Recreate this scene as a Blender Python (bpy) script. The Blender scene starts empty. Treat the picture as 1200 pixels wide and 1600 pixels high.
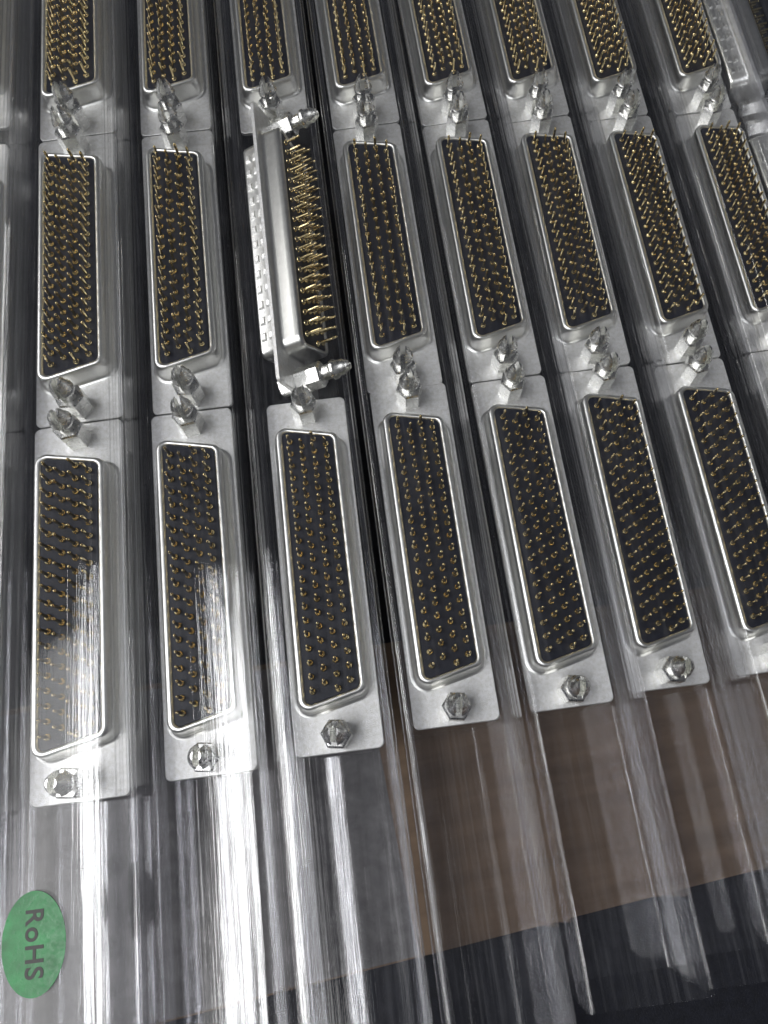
import bpy, bmesh, math, random
from mathutils import Vector, Matrix, noise
# one Blender unit is one centimetre
scene = bpy.context.scene
scene.unit_settings.system = 'METRIC'
scene.unit_settings.scale_length = 0.01
col = scene.collection
random.seed(7)
R = math.radians

# ------------------------------------------------------------------ camera
cd = bpy.data.cameras.new('camera')
cd.sensor_fit = 'HORIZONTAL'; cd.sensor_width = 36.0
cd.lens = 36.0 * 1267.43 / 1200.0
cd.clip_start = 0.1; cd.clip_end = 2000
cam = bpy.data.objects.new('camera', cd); col.objects.link(cam)
cam.location = (2.7742, -0.3362, 14.3837)
cam.rotation_mode = 'XYZ'; cam.rotation_euler = (0.3414, -0.1444, -0.1299)
scene.camera = cam

# ------------------------------------------------------------------ world and lamps
w = bpy.data.worlds.new('World'); scene.world = w; w.use_nodes = True
bg = w.node_tree.nodes['Background']
bg.inputs[0].default_value = (0.84, 0.88, 1.0, 1); bg.inputs[1].default_value = 0.035

def lamp(name, loc, target, sx, sy, power, colour=(1, 1, 1), shape='RECTANGLE'):
    l = bpy.data.lights.new(name, 'AREA'); l.shape = shape
    l.size = sx; l.size_y = sy; l.energy = power; l.color = colour
    o = bpy.data.objects.new(name, l); col.objects.link(o)
    z = (Vector(loc) - Vector(target)).normalized()
    y = (Vector((0, 1, 0)) - z*z.y).normalized(); x = y.cross(z)
    o.matrix_world = Matrix.Translation(loc) @ Matrix((x, y, z)).transposed().to_4x4()
    return o
lamp('ceiling_panel', (-62, -10, 125), (0, 0, 0), 9, 112, 33000, (0.98, 0.99, 1.0), 'ELLIPSE')
lamp('ceiling_glow', (-96, -42, 140), (0, 0, 0), 100, 175, 60000, (1.0, 0.995, 0.98), 'ELLIPSE')
lamp('side_fill_strip', (-150, 20, 80), (4, 10, 0), 24, 230, 165000, (1.0, 0.99, 0.95))  # added strip light, lifts the metal and draws crisp lines on tube corners

scene.view_settings.view_transform = 'Standard'
scene.view_settings.look = 'None'
scene.view_settings.exposure = 0.62
scene.view_settings.gamma = 1.0
c = scene.cycles
c.max_bounces = 8; c.transparent_max_bounces = 48; c.glossy_bounces = 5
c.transmission_bounces = 8; c.diffuse_bounces = 2
c.use_denoising = True
c.sample_clamp_indirect = 6.0
c.caustics_reflective = True

# ------------------------------------------------------------------ materials
def newmat(name):
    m = bpy.data.materials.new(name); m.use_nodes = True
    nt = m.node_tree; nt.nodes.clear()
    out = nt.nodes.new('ShaderNodeOutputMaterial')
    return m, nt, out
def node(nt, t, **kw):
    n = nt.nodes.new(t)
    for k, v in kw.items(): setattr(n, k, v)
    return n
def noise_tex(nt, scale_vec, scale, detail=3.0, rough=0.55):
    tc = node(nt, 'ShaderNodeTexCoord'); mp = node(nt, 'ShaderNodeMapping')
    mp.inputs['Scale'].default_value = scale_vec
    nt.links.new(tc.outputs['Object'], mp.inputs['Vector'])
    n = node(nt, 'ShaderNodeTexNoise')
    n.inputs['Scale'].default_value = scale; n.inputs['Detail'].default_value = detail
    n.inputs['Roughness'].default_value = rough
    nt.links.new(mp.outputs[0], n.inputs['Vector'])
    return n
def ramp(nt, src, p0, v0, p1, v1):
    r = node(nt, 'ShaderNodeMapRange')
    r.inputs['From Min'].default_value = p0; r.inputs['From Max'].default_value = p1
    r.inputs['To Min'].default_value = v0; r.inputs['To Max'].default_value = v1
    nt.links.new(src, r.inputs['Value'])
    return r.outputs[0]

def principled(name, base, metallic, rough, nscale=None, bump=0.0, vary=0.0, rvary=0.0, svec=(1, 1, 1), ior=1.5):
    m, nt, out = newmat(name)
    b = node(nt, 'ShaderNodeBsdfPrincipled')
    b.inputs['Base Color'].default_value = (*base, 1)
    b.inputs['Metallic'].default_value = metallic
    b.inputs['Roughness'].default_value = rough
    b.inputs['IOR'].default_value = ior
    nt.links.new(b.outputs[0], out.inputs[0])
    if nscale:
        n = noise_tex(nt, svec, nscale)
        if bump:
            bp = node(nt, 'ShaderNodeBump'); bp.inputs['Strength'].default_value = bump
            bp.inputs['Distance'].default_value = 0.02
            nt.links.new(n.outputs[0], bp.inputs['Height']); nt.links.new(bp.outputs[0], b.inputs['Normal'])
        if rvary:
            nt.links.new(ramp(nt, n.outputs[0], 0.3, rough - rvary, 0.7, rough + rvary), b.inputs['Roughness'])
        if vary:
            n2 = noise_tex(nt, svec, nscale * 0.23)
            mx = node(nt, 'ShaderNodeMix', data_type='RGBA')
            mx.inputs['A'].default_value = (*[v * (1 - vary) for v in base], 1)
            mx.inputs['B'].default_value = (*[min(1, v * (1 + vary)) for v in base], 1)
            nt.links.new(ramp(nt, n2.outputs[0], 0.3, 0, 0.7, 1), mx.inputs['Factor'])
            nt.links.new(mx.outputs['Result'], b.inputs['Base Color'])
    return m

M = {}
M['tin'] = principled('tin_plate', (0.96, 0.955, 0.91), 1.0, 0.50, 55, 0.5, 0.16, 0.10)
M['shell'] = principled('drawn_tin_shell', (0.93, 0.93, 0.89), 1.0, 0.34, 30, 0.0, 0.06, 0.04)
M['lock'] = principled('bright_nickel', (0.95, 0.95, 0.91), 1.0, 0.27, 12, 0.10, 0.06, 0.05)
M['black'] = principled('black_plastic', (0.0045, 0.0065, 0.016), 0.0, 0.45, 60, 0.12, 0.2, 0.08)
M['gold'] = principled('gold_plate', (0.80, 0.66, 0.36), 1.0, 0.13)
M['dark'] = principled('dark_mat_rubber', (0.007, 0.008, 0.014), 0.0, 0.6, 30, 0.3, 0.3, 0.1)
M['brown'] = principled('brown_wood', (0.175, 0.118, 0.075), 0.0, 0.5, 9, 0.12, 0.2, 0.1, (0.15, 1.6, 1))
M['grey'] = principled('mottled_grey_fill', (0.18, 0.173, 0.168), 0.0, 0.5, 14, 0.25, 0.30, 0.1)  # for the added sheet that gives the silvery tone under the left tubes
M['ink'] = principled('black_ink', (0.012, 0.014, 0.012), 0.0, 0.45)
M['sticker'] = principled('green_paper', (0.016, 0.21, 0.058), 0.0, 0.36, 16, 0.3, 0.3, 0.1)

def clear_plastic():
    m, nt, out = newmat('clear_plastic')
    L = nt.links
    # extrusion lines along the tube, soft ripples, dust and scuffs
    fine = noise_tex(nt, (15, 0.12, 15), 1.0, 3.0, 0.7)
    grit = noise_tex(nt, (6, 1.6, 6), 1.0, 3.0, 0.65)
    a2 = node(nt, 'ShaderNodeMath', operation='MULTIPLY_ADD')
    a2.inputs[1].default_value = 0.35
    L.new(grit.outputs[0], a2.inputs[0]); L.new(fine.outputs[0], a2.inputs[2])
    bp = node(nt, 'ShaderNodeBump'); bp.inputs['Strength'].default_value = 0.15; bp.inputs['Distance'].default_value = 0.02
    L.new(a2.outputs[0], bp.inputs['Height'])
    lw = node(nt, 'ShaderNodeLayerWeight'); lw.inputs['Blend'].default_value = 0.5
    L.new(bp.outputs[0], lw.inputs['Normal'])
    pw = node(nt, 'ShaderNodeMath', operation='POWER'); pw.inputs[1].default_value = 4.0
    L.new(lw.outputs['Facing'], pw.inputs[0])
    fr = node(nt, 'ShaderNodeMath', operation='MULTIPLY_ADD')
    fr.inputs[1].default_value = 0.68; fr.inputs[2].default_value = 0.045
    L.new(pw.outputs[0], fr.inputs[0])
    tr = node(nt, 'ShaderNodeBsdfTransparent'); tr.inputs[0].default_value = (0.962, 0.963, 0.971, 1)
    gl = node(nt, 'ShaderNodeBsdfGlossy'); gl.inputs['Color'].default_value = (1, 1, 1, 1)
    L.new(bp.outputs[0], gl.inputs['Normal'])
    L.new(ramp(nt, grit.outputs[0], 0.35, 0.015, 0.75, 0.085), gl.inputs['Roughness'])
    mx = node(nt, 'ShaderNodeMixShader')
    L.new(fr.outputs[0], mx.inputs[0]); L.new(tr.outputs[0], mx.inputs[1]); L.new(gl.outputs[0], mx.inputs[2])
    # faint scuffing that scatters a little light
    df = node(nt, 'ShaderNodeBsdfDiffuse'); df.inputs[0].default_value = (0.75, 0.76, 0.82, 1)
    sa = node(nt, 'ShaderNodeMath', operation='MULTIPLY_ADD')
    L.new(ramp(nt, fine.outputs[0], 0.52, 0.0, 0.80, 0.032), sa.inputs[2])
    L.new(ramp(nt, grit.outputs[0], 0.45, 0.0, 0.75, 1.0), sa.inputs[0]); sa.inputs[1].default_value = 0.010
    sc = sa.outputs[0]
    mx2 = node(nt, 'ShaderNodeMixShader')
    L.new(sc, mx2.inputs[0]); L.new(mx.outputs[0], mx2.inputs[1]); L.new(df.outputs[0], mx2.inputs[2])
    L.new(mx2.outputs[0], out.inputs[0])
    return m
M['clear'] = clear_plastic()

# ------------------------------------------------------------------ helpers
def link(name, me, mat=None, parent=None):
    o = bpy.data.objects.new(name, me); col.objects.link(o)
    if mat is not None and len(me.materials) == 0: me.materials.append(mat)
    if parent is not None: o.parent = parent
    return o
def tag(o, label=None, cat=None, group=None, kind=None):
    for k, v in (('label', label), ('category', cat), ('group', group), ('kind', kind)):
        if v: o[k] = v
    return o
def mesh(name, verts, faces, smooth=True, sharp=None):
    me = bpy.data.meshes.new(name)
    me.from_pydata([tuple(v) for v in verts], [], faces)
    me.update()
    bm = bmesh.new(); bm.from_mesh(me)
    bmesh.ops.recalc_face_normals(bm, faces=bm.faces[:])
    for f in bm.faces: f.smooth = smooth
    if smooth and sharp:
        for e in bm.edges:
            if len(e.link_faces) == 2 and e.calc_face_angle(0) > R(sharp): e.smooth = False
    bm.to_mesh(me); bm.free()
    return me
def loft(loops, cap0=False, cap1=False):
    n = len(loops[0]); v = [p for l in loops for p in l]; f = []
    for i in range(len(loops) - 1):
        for j in range(n):
            k = (j + 1) % n
            f.append((i*n+j, i*n+k, (i+1)*n+k, (i+1)*n+j))
    if cap0: f.append(tuple(range(n-1, -1, -1)))
    if cap1: f.append(tuple(range((len(loops)-1)*n, len(loops)*n)))
    return v, f
def round_poly(pts, r, seg=6):
    out = []
    n = len(pts)
    for i in range(n):
        p0, p1, p2 = Vector(pts[i-1]), Vector(pts[i]), Vector(pts[(i+1) % n])
        a = (p0-p1).normalized(); b = (p2-p1).normalized()
        ang = a.angle(b); d = r / math.tan(ang/2)
        cen = p1 + (a+b).normalized() * (r / math.sin(ang/2))
        s = p1 + a*d - cen; e = p1 + b*d - cen
        a0 = math.atan2(s.y, s.x); a1 = math.atan2(e.y, e.x)
        da = (a1-a0+math.pi) % (2*math.pi) - math.pi
        for k in range(seg+1):
            t = a0 + da*k/seg
            out.append((cen.x + r*math.cos(t), cen.y + r*math.sin(t)))
    return out
def dee(hw, hl, r, seg=6):
    """D outline, the longer side on -x, ends sloped"""
    s = hw*2*math.tan(R(13))
    return round_poly([(-hw, -hl), (hw, -hl+s), (hw, hl-s), (-hw, hl)], r, seg)
def at(pts, z): return [(x, y, z) for x, y in pts]
def box(x0, x1, y0, y1, z0, z1):
    v = [(x, y, z) for z in (z0, z1) for y in (y0, y1) for x in (x0, x1)]
    f = [(0, 2, 3, 1), (4, 5, 7, 6), (0, 1, 5, 4), (2, 6, 7, 3), (0, 4, 6, 2), (1, 3, 7, 5)]
    return v, f
def join(parts):
    V, F = [], []
    for v, f in parts:
        k = len(V); V += list(v); F += [tuple(i+k for i in q) for q in f]
    return V, F

# ------------------------------------------------------------------ setting
sv, sf = box(-40, 60, -40, 60, -1.6, -1.34)
ground = link('ground', mesh('ground', sv, sf, False), M['dark']); tag(ground, kind='structure')
bv, bf = box(-26, 40, 0, 5.4, -1.33, -1.045)
bme = mesh('board', bv, bf, False)
board = link('wooden_board', bme, M['brown'])
board.location = (4.652, -3.265, 0); board.rotation_euler = (0, 0, math.atan2(0.514, 7.434))
tag(board, 'brown wooden board lying under the empty ends of the clear tubes', 'board')

gv, gf = box(-26, 0.62, 0.03, 5.3, -1.0445, -1.0405)
sheet = link('added_grey_sheet', mesh('sheet', gv, gf, False), M['grey'])  # added sheet, stands in for the silvery brightness under the left tubes
sheet.location = board.location; sheet.rotation_euler = board.rotation_euler
tag(sheet, 'added mottled grey sheet brightening the wooden board under the tube with the green sticker', 'sheet')

# ------------------------------------------------------------------ tube layout (fitted from the photograph)
TH = 0.1742
TX = [-2.075, 0.0, 2.0706, 4.2267, 6.3155, 8.467, 10.4752, 12.6276, 14.9228, 16.72]
TY = [-0.05, 0.0, 0.1338, 0.242, 0.4537, 0.5139, 0.6401, 0.7126, 0.9365, 0.95]
YAW = [-0.0056, -0.0056, -0.0045, -0.0023, 0.0005, 0.0059, 0.0005, 0.0024, -0.0004, 0.004]
END = [-6.0, -6.2, -5.8, -6.1, -5.6, -3.98, -3.95, -3.85, -4.1, -4.0]
LEN = 6.7
NT = 10
AW, ZB, ZT, WALL = 0.97, -0.86, 1.26, 0.055

# tilt and crown of each tube's top wall
CROWN = [(0, 0.03), (0.055, 0.045), (-0.045, -0.09), (0.01, 0.02), (-0.01, 0.025), (0.01, -0.02), (0, 0.025), (-0.01, 0.03), (0.01, 0.02), (0, 0.03)]
RIDGE = [0.3, -0.38, -0.2, 0.33, -0.3, 0.42, 0.2, 0.37, 0.25, 0.1]
def tube_mesh(i):
    rnd = random.Random(100 + i)
    seed = Vector((i*7.3, i*3.1, 2.0))
    outer = round_poly([(-AW, ZB), (AW, ZB), (AW, ZT), (-AW, ZT)], 0.09, 6)
    def dens(pts, step):
        o = []
        for k, p in enumerate(pts):
            q = pts[(k+1) % len(pts)]; o.append(p)
            side = abs(p[0]-q[0]) < 1e-6
            d = math.dist(p, q); n = int(d/(0.05 if side else step))
            for s in range(1, n):
                o.append((p[0]+(q[0]-p[0])*s/n + (rnd.uniform(-0.011, 0.011) if side else 0), p[1]+(q[1]-p[1])*s/n))
        return o
    outer = dens(outer, 0.13)
    # fine raised lines that the die leaves along the top and the bottom
    k = 0
    while k < len(outer):
        p, q = outer[k], outer[(k+1) % len(outer)]
        if abs(p[1]-q[1]) < 1e-6 and abs(p[0]-q[0]) > 0.06:
            for xr in (-0.71, 0.71, RIDGE[i]):
                if min(p[0], q[0])+0.02 < xr < max(p[0], q[0])-0.02:
                    sg = 1 if p[1] > 0 else -1; d_ = 1 if q[0] > p[0] else -1
                    rr = [(xr-d_*0.016, p[1]), (xr-d_*0.006, p[1]+sg*0.010), (xr+d_*0.006, p[1]+sg*0.010), (xr+d_*0.016, p[1])]
                    outer[k+1:k+1] = rr; k += 4
        k += 1
    iw, ib, it = AW-WALL, ZB+WALL, ZT-WALL
    rb = 0.095
    inner = round_poly([(-iw, ib), (iw, ib), (iw, it), (-iw, it)], 0.06, 5)
    inner = dens(inner, 0.13)
    # guide ribs that carry the flange, on both side walls
    def ribs(pts):
        o = []
        for k, p in enumerate(pts):
            q = pts[(k+1) % len(pts)]
            o.append(p)
            if abs(abs(p[0])-iw) < 0.0115 and abs(abs(q[0])-iw) < 0.0115:
                sgn = 1 if p[0] > 0 else -1
                up = q[1] > p[1]
                lo, hi = min(p[1], q[1]), max(p[1], q[1])
                rr = []
                for zc in (-0.23, 0.14):
                    if lo <= zc < hi:
                        rr.append([(sgn*iw, zc-0.035), (sgn*(iw-rb), zc-0.028), (sgn*(iw-rb-0.018), zc), (sgn*(iw-rb), zc+0.028), (sgn*iw, zc+0.035)])
                for r_ in rr: o += r_ if up else r_[::-1]
        return o
    inner = ribs(inner)
    ca, cb = CROWN[i]
    bsg = 1 if i % 2 and i != 1 else -0.6
    y0, y1 = END[i], 22.0
    ys = []; y = y0
    while y < y1: ys.append(y); y += 0.45
    ys.append(y1)
    def warp(p, y):
        x, z = p
        wt = max(0.0, min(1.0, (z-0.5)/0.7)); wt = wt*wt*(3-2*wt)
        nz = noise.noise(Vector((x*0.9, y*0.30, 0)) + seed)
        n2 = noise.noise(Vector((0, y*0.18, 9)) + seed)
        z2 = z + wt*(cb*(1-(x/AW)**2) + ca*x + 0.01*x*n2 + 0.014*nz)
        wb = max(0.0, min(1.0, (-0.55-z)/0.25))
        z2 += wb*(0.05*bsg*(1-(x/AW)**2) + 0.012*nz + 0.018*math.cos(x*8+i*2.1) + 0.02*n2)
        ws = max(0.0, 1-abs(z-0.2)/1.0)
        x2 = x + (0.02*noise.noise(Vector((z, y*0.25, 4)) + seed))*ws
        return (x2, y, z2)
    nO, nI = len(outer), len(inner)
    V, F = [], []
    for y in ys: V += [warp(p, y) for p in outer]
    base = len(V)
    for y in ys: V += [warp(p, y) for p in inner]
    for k in range(len(ys)-1):
        for j in range(nO):
            a, b = k*nO+j, k*nO+(j+1) % nO
            F.append((a, b, b+nO, a+nO))
        for j in range(nI):
            a, b = base+k*nI+j, base+k*nI+(j+1) % nI
            F.append((a, a+nI, b+nI, b))
    me = bpy.data.meshes.new('tube_wall')
    me.from_pydata(V, [], F); me.update()
    bm = bmesh.new(); bm.from_mesh(me); bm.verts.ensure_lookup_table()
    for k in (0, len(ys)-1):
        e1 = [bm.edges.get((bm.verts[k*nO+j], bm.verts[k*nO+(j+1) % nO])) for j in range(nO)]
        e2 = [bm.edges.get((bm.verts[base+k*nI+j], bm.verts[base+k*nI+(j+1) % nI])) for j in range(nI)]
        bmesh.ops.bridge_loops(bm, edges=e1+e2)
    bmesh.ops.recalc_face_normals(bm, faces=bm.faces[:])
    for f in bm.faces: f.smooth = True
    for e in bm.edges:
        if len(e.link_faces) == 2 and e.calc_face_angle(0) > R(35): e.smooth = False
    bm.to_mesh(me); bm.free()
    return me

TUBE_LABEL = [
 'clear plastic tube cut off by the left photo edge, beside the green sticker',
 'clear plastic tube with the round green sticker stuck on its empty end',
 'clear plastic tube just right of the tube with the green sticker',
 'clear plastic tube holding the connector turned on its side with long gold pins',
 'clear plastic tube just right of the one with the middle connector turned on its side',
 'clear plastic tube second right of the one with the middle connector turned on its side',
 'clear plastic tube third right of the one with the middle connector turned on its side',
 'clear plastic tube whose front connector is cut by the right edge at its lower corner',
 'clear plastic tube leaving the right edge beside the front connector just peeping in',
 'clear plastic tube in the top right corner holding two tipped connectors with dimpled shells']
tube_frames = []
for i in range(NT):
    o = link('plastic_tube', tube_mesh(i), M['clear'])
    rot = Matrix.Rotation(YAW[i], 4, 'Z') @ Matrix.Rotation(-TH, 4, 'Y')
    mw = Matrix.Translation((TX[i] - 0*YAW[i], LEN, 0)) @ rot @ Matrix.Translation((0, -LEN, 0))
    o.matrix_world = mw
    tube_frames.append(mw)
    tag(o, TUBE_LABEL[i], 'tube', 'clear tubes lying side by side')

# ------------------------------------------------------------------ connector parts
HL = LEN/2
# flange: plate with punched look, rounded corners
fl = round_poly([(-0.77, -HL+0.005), (0.77, -HL+0.005), (0.77, HL-0.005), (-0.77, HL-0.005)], 0.11, 5)
def inset(pts, d):
    return [(x - math.copysign(d, x), y - math.copysign(d, y)) for x, y in pts]
v, f = loft([at(inset(fl, .012), -0.09), at(fl, -0.08), at(fl, -0.012), at(inset(fl, .012), 0.0)], True, True)
FLANGE = mesh('flange', v, f, True, 30)
# rear shell: drawn wall with a fillet at its foot and a rolled rim
sh = []
for off, z in ((0.155, 0.001), (0.115, 0.010), (0.085, 0.030), (0.066, 0.062), (0.058, 0.11), (0.05, 0.30), (0.044, 0.37), (0.030, 0.415), (0.004, 0.440), (-0.045, 0.446), (-0.078, 0.430), (-0.088, 0.400), (-0.090, 0.28)):
    sh.append(at(dee(0.56+off, 2.635+off, 0.17+off*0.8), z))
v, f = loft(sh); SHELL = mesh('rear_shell', v, f, True, 50)
ins = [at(dee(0.471, 2.546, 0.10), 0.28), at(dee(0.471, 2.546, 0.10), 0.41), at(dee(0.462, 2.537, 0.095), 0.418)]
v, f = loft(ins, True, True); INSUL = mesh('insulator', v, f, True, 30)
# front shell below the flange, with two rows of pressed dimples along each long side
fs = []
for off, z in ((0.10, -0.091), (0.05, -0.10), (0.02, -0.13), (0.0, -0.18), (-0.01, -0.49), (-0.03, -0.525), (-0.06, -0.53), (-0.08, -0.50), (-0.08, -0.3)):
    fs.append(at(dee(0.50+off, 2.60+off, 0.16+off*0.5), z))
FP = [loft(fs, False, True)]
def dimple(x, y, z, sx):
    a, b, h = 0.095, 0.06, 0.032
    v = [(x, y-a, z-b), (x, y+a, z-b), (x, y+a, z+b), (x, y-a, z+b),
         (x+sx*h, y-a*.6, z-b*.6), (x+sx*h, y+a*.6, z-b*.6), (x+sx*h, y+a*.6, z+b*.6), (x+sx*h, y-a*.6, z+b*.6)]
    return v, [(4, 5, 6, 7), (0, 1, 5, 4), (1, 2, 6, 5), (2, 3, 7, 6), (3, 0, 4, 7)]
for k in range(13):
    for zc in (-0.24, -0.41):
        FP.append(dimple(-0.492, (k-6)*0.36, zc, -1)); FP.append(dimple(0.492, (k-6)*0.33, zc, 1))
v, f = join(FP); FRONT = mesh('front_shell', v, f, True, 25)
# board lock: hexagonal body, then a split barbed prong
def ring(r, z, n, ph=0.0): return [(r*math.cos(2*math.pi*k/n+ph), r*math.sin(2*math.pi*k/n+ph), z) for k in range(n)]
v, f = loft([ring(0.262, 0.001, 6), ring(0.262, 0.50, 6), ring(0.232, 0.535, 6), ring(0.15, 0.54, 6)], True, True)
HEX = mesh('hex_body', v, f, False)
def prong(sgn):
    g = 0.05
    prof = [(0.15, 0.535), (0.15, 0.69), (0.155, 0.71), (0.20, 0.75), (0.20, 0.80), (0.165, 0.84), (0.15, 0.98), (0.085, 1.10)]
    loops = []
    for r, z in prof:
        a0 = math.asin(min(0.95, g/r))
        pts = [(sgn*r*math.cos(a), r*math.sin(a)) for a in [(-math.pi/2 + a0) + (math.pi-2*a0)*k/8 for k in range(9)]]
        loops.append([(x, y, z) for x, y in [(max(g, abs(px))*sgn, py) for px, py in pts]])
    v, f = loft(loops, True, True)
    return mesh('prong', v, f, True, 40)
PRONG = [prong(-1), prong(1)]
v, f = loft([ring(0.25, -0.091, 6), ring(0.25, -0.36, 6), ring(0.22, -0.39, 6), ring(0.13, -0.395, 6), ring(0.12, -0.2, 6)], True, True)
NUT = mesh('hex_nut', v, f, False)
# pin: collar, shoulder and a slim shank with a tapered tip
N = 8
prof = [(0.063, 0.0), (0.063, 0.015), (0.057, 0.04), (0.043, 0.060), (0.0305, 0.068), (0.0300, 0.078), (0.0295, 0.10), (0.0290, 0.31), (0.0285, 0.33), (0.024, 0.355), (0.012, 0.37)]
v, f = loft([ring(r, z, N) for r, z in prof], False, True)
PIN = mesh('pin', v, f, True, 75)
for me, m in ((FLANGE, 'tin'), (SHELL, 'shell'), (INSUL, 'black'), (FRONT, 'shell'), (HEX, 'lock'), (PRONG[0], 'lock'), (PRONG[1], 'lock'), (NUT, 'lock'), (PIN, 'gold')):
    me.materials.append(M[m])
PINS = []
for c_, x in enumerate((-0.33, -0.11, 0.11, 0.33)):
    n = 20 if c_ % 2 == 0 else 19
    for k in range(n): PINS.append((x, (k-(n-1)/2)*0.2435))

def make_connector():
    root = bpy.data.objects.new('connector', None); col.objects.link(root)
    root.empty_display_size = 0.5
    link('flange', FLANGE, None, root)
    link('rear_shell', SHELL, None, root)
    link('insulator', INSUL, None, root)
    link('front_shell', FRONT, None, root)
    for s in (-1, 1):
        b = link('board_lock', HEX, None, root); b.location = (0, s*3.055, 0)
        b.rotation_euler = (0, 0, R(8*s))
        for q in PRONG: link('prong', q, None, b)
        nt_ = link('hex_nut', NUT, None, root); nt_.location = (0, s*3.055, 0)
    for x, y in PINS:
        p = link('pin', PIN, None, root); p.location = (x, y, 0.415)
    return root
def copy_tree(o, parent=None):
    d = o.copy(); col.objects.link(d)
    if parent is not None: d.parent = parent; d.matrix_parent_inverse = o.matrix_parent_inverse
    for ch in list(o.children): copy_tree(ch, d)
    return d

LABELS = {
 (0,1): 'silver pin connector at the left photo edge, level with the connector turned on its side',
 (0,2): 'silver pin connector at the top left corner, mostly cut off by the left edge',
 (0,0): 'front connector at the left photo edge, only a sliver of its silver flange showing',
 (1,0): 'silver pin connector nearest above the round green sticker',
 (2,0): 'front connector with the broad white glare stripe, just right of the one above the sticker',
 (3,0): 'front connector directly below the one turned on its side',
 (4,0): 'front connector just right of the one below the tipped connector',
 (5,0): 'front connector second right of the one directly below the tipped connector',
 (6,0): 'front connector third right of the one directly below the tipped connector',
 (7,0): 'front connector whose lower right corner is cut by the right photo edge',
 (8,0): 'front connector just peeping in at the right photo edge',
 (1,1): 'middle row connector above the one nearest the green sticker',
 (2,1): 'middle row connector just left of the one turned on its side',
 (3,1): 'silver connector turned on its side so its long gold pins point right',
 (4,1): 'middle row connector just right of the one turned on its side',
 (5,1): 'middle row connector second right of the one turned on its side',
 (6,1): 'middle row connector third right of the tipped one, with dense brown gold pins',
 (7,1): 'middle row connector just left of the one cut off by the right edge',
 (8,1): 'middle row connector with dense gold pins, its lower corner cut by the right edge',
 (9,1): 'tipped connector at the right photo edge, below the dimpled one in the top corner',
 (1,2): 'back row connector cut by the top edge, in line with the green sticker',
 (2,2): 'back row connector just right of the one in line with the green sticker',
 (3,2): 'back row connector cut by the top edge, directly behind the one turned on its side',
 (4,2): 'back row connector just right of the one directly behind the tipped connector',
 (5,2): 'back row connector second right of the one directly behind the tipped connector',
 (6,2): 'back row connector third right of the one directly behind the tipped connector',
 (7,2): 'back row connector second left of the dimpled one in the top right corner',
 (8,2): 'back row connector beside the dimpled one in the top right corner',
 (9,2): 'connector tipped on its side in the top right corner, its row of shell dimples showing'}
ROLL = {(3,1): 67, (9,1): 78, (9,2): 78}
SCX = {1: 1.07, 7: 0.96, 8: 0.94}
rj = random.Random(3)
proto = None
for b in (0, 1, 2):
    for i in range(NT):
        if (i, b) not in LABELS: continue
        if proto is None: proto = make_connector(); o = proto
        else: o = copy_tree(proto)
        yy = TY[i] + (LEN+0.02)*b + LEN/2
        if i == 0: yy += (0, -0.25, 0.18)[b]
        if i == 9: yy += -0.35
        if i == 4 and b > 0: yy -= 0.08
        loc = (rj.uniform(-.012, .012), yy, 0)
        ry = R(rj.uniform(-2.0, 2.0)); rz = R(rj.uniform(-.35, .35))
        if (i, b) in ROLL:
            ry = R(ROLL[(i, b)]); loc = (-0.03 if i == 3 else -0.40, yy, 0.22)
        o.matrix_world = tube_frames[i] @ Matrix.Translation(loc) @ Matrix.Rotation(rz, 4, 'Z') @ Matrix.Rotation(ry, 4, 'Y') @ Matrix.Diagonal((SCX.get(i, 1.0), 1, 1, 1))
        for ch in o.children:
            if ch.name.startswith('pin'):
                ch.rotation_euler = (R(rj.gauss(0, 1.8)), R(rj.gauss(0, 1.8)), rj.uniform(0, 6))
        tag(o, LABELS[(i, b)], 'connector', 'pin connectors lined up in the clear tubes')

# ------------------------------------------------------------------ sticker on the second tube
mw = tube_frames[1]
TOPZ = ZT + 0.03
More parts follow.
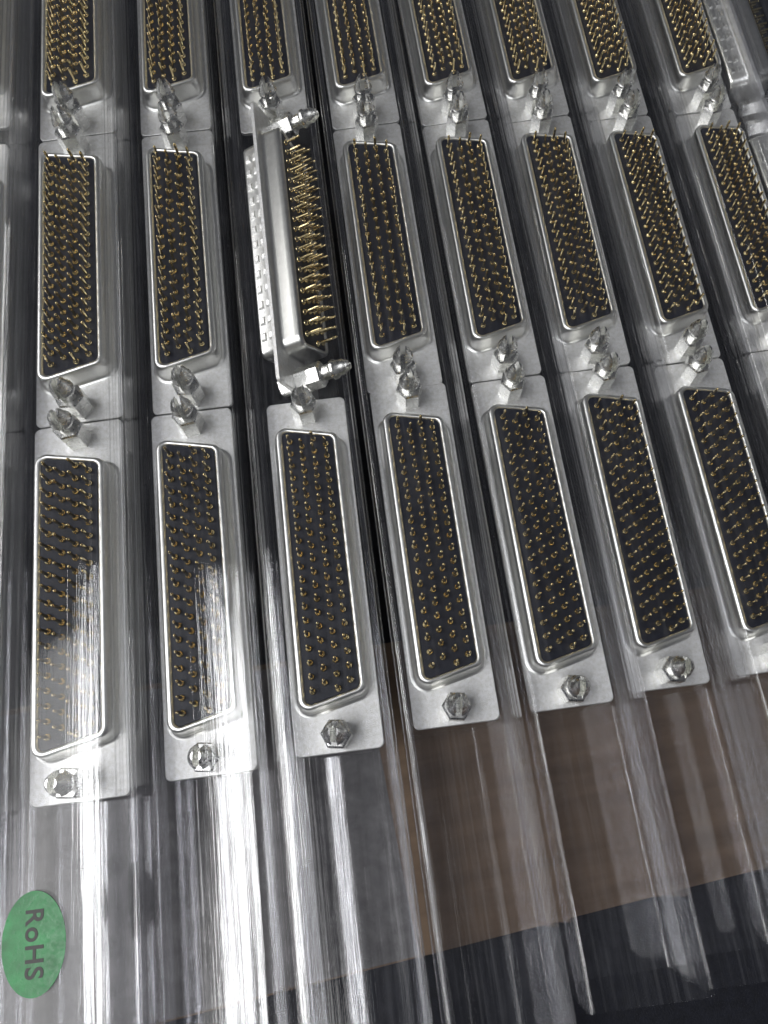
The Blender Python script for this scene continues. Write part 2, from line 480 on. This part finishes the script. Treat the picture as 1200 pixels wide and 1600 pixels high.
# oval patch that follows the tube's top and bends over its left corner
sw, sl = 0.45, 0.67
RADN, ANG = 8, 48
sx, sy = -0.15, -1.80
def top_z(x):
    e = abs(x) - (AW-0.09)
    base_ = TOPZ - 0.03 + 0.045*(1-(min(abs(x), AW)/AW)**2)
    return base_ - (0.09 - math.sqrt(max(0, 0.0081 - e*e)) if e > 0 else 0)
V = [(sx, sy, top_z(sx)+0.022)]; F = []
for r in range(1, RADN+1):
    for k in range(ANG):
        a = 2*math.pi*k/ANG
        x = sx + sw*r/RADN*math.cos(a); y = sy + sl*r/RADN*math.sin(a)
        V.append((x, y, top_z(x)+0.022))
for k in range(ANG): F.append((0, 1+k, 1+(k+1) % ANG))
for r in range(RADN-1):
    for k in range(ANG):
        a = 1+r*ANG+k; b_ = 1+r*ANG+(k+1) % ANG
        F.append((a, a+ANG, b_+ANG, b_))
# give it the thickness of a paper label
n0 = len(V); V += [(x, y, z-0.006) for x, y, z in V]
F += [tuple(i+n0 for i in q)[::-1] for q in F[:]]
for k in range(ANG):
    a = 1+(RADN-1)*ANG+k; b_ = 1+(RADN-1)*ANG+(k+1) % ANG
    F.append((a, a+n0, b_+n0, b_))
st = link('sticker', mesh('sticker', V, F, True, 40), M['sticker'])
st.matrix_world = mw
tag(st, 'round green sticker lettered RoHS on the empty end of a clear tube', 'sticker')
fc = bpy.data.curves.new('lettering', 'FONT'); fc.body = 'RoHS'; fc.size = 0.355; fc.align_x = 'CENTER'; fc.align_y = 'CENTER'
fc.extrude = 0.002; fc.offset = 0.006; fc.space_character = 1.12
to = bpy.data.objects.new('lettering_source', fc); col.objects.link(to)
bpy.context.view_layer.update()
tm = bpy.data.meshes.new_from_object(to.evaluated_get(bpy.context.evaluated_depsgraph_get()))
bpy.data.objects.remove(to)
tm.name = 'lettering'
bm = bmesh.new(); bm.from_mesh(tm)
bmesh.ops.subdivide_edges(bm, edges=[e for e in bm.edges if e.calc_length() > 0.08], cuts=1)
bmesh.ops.rotate(bm, verts=bm.verts, cent=(0, 0, 0), matrix=Matrix.Rotation(-math.pi/2, 3, 'Z'))
for vv in bm.verts:
    x, y = vv.co.x + sx, vv.co.y + sy
    vv.co = (x, y, top_z(x) + 0.0255 + vv.co.z)
bm.to_mesh(tm); bm.free()
tm.materials.clear(); tm.materials.append(M['ink'])
lt = link('lettering', tm, None, st)
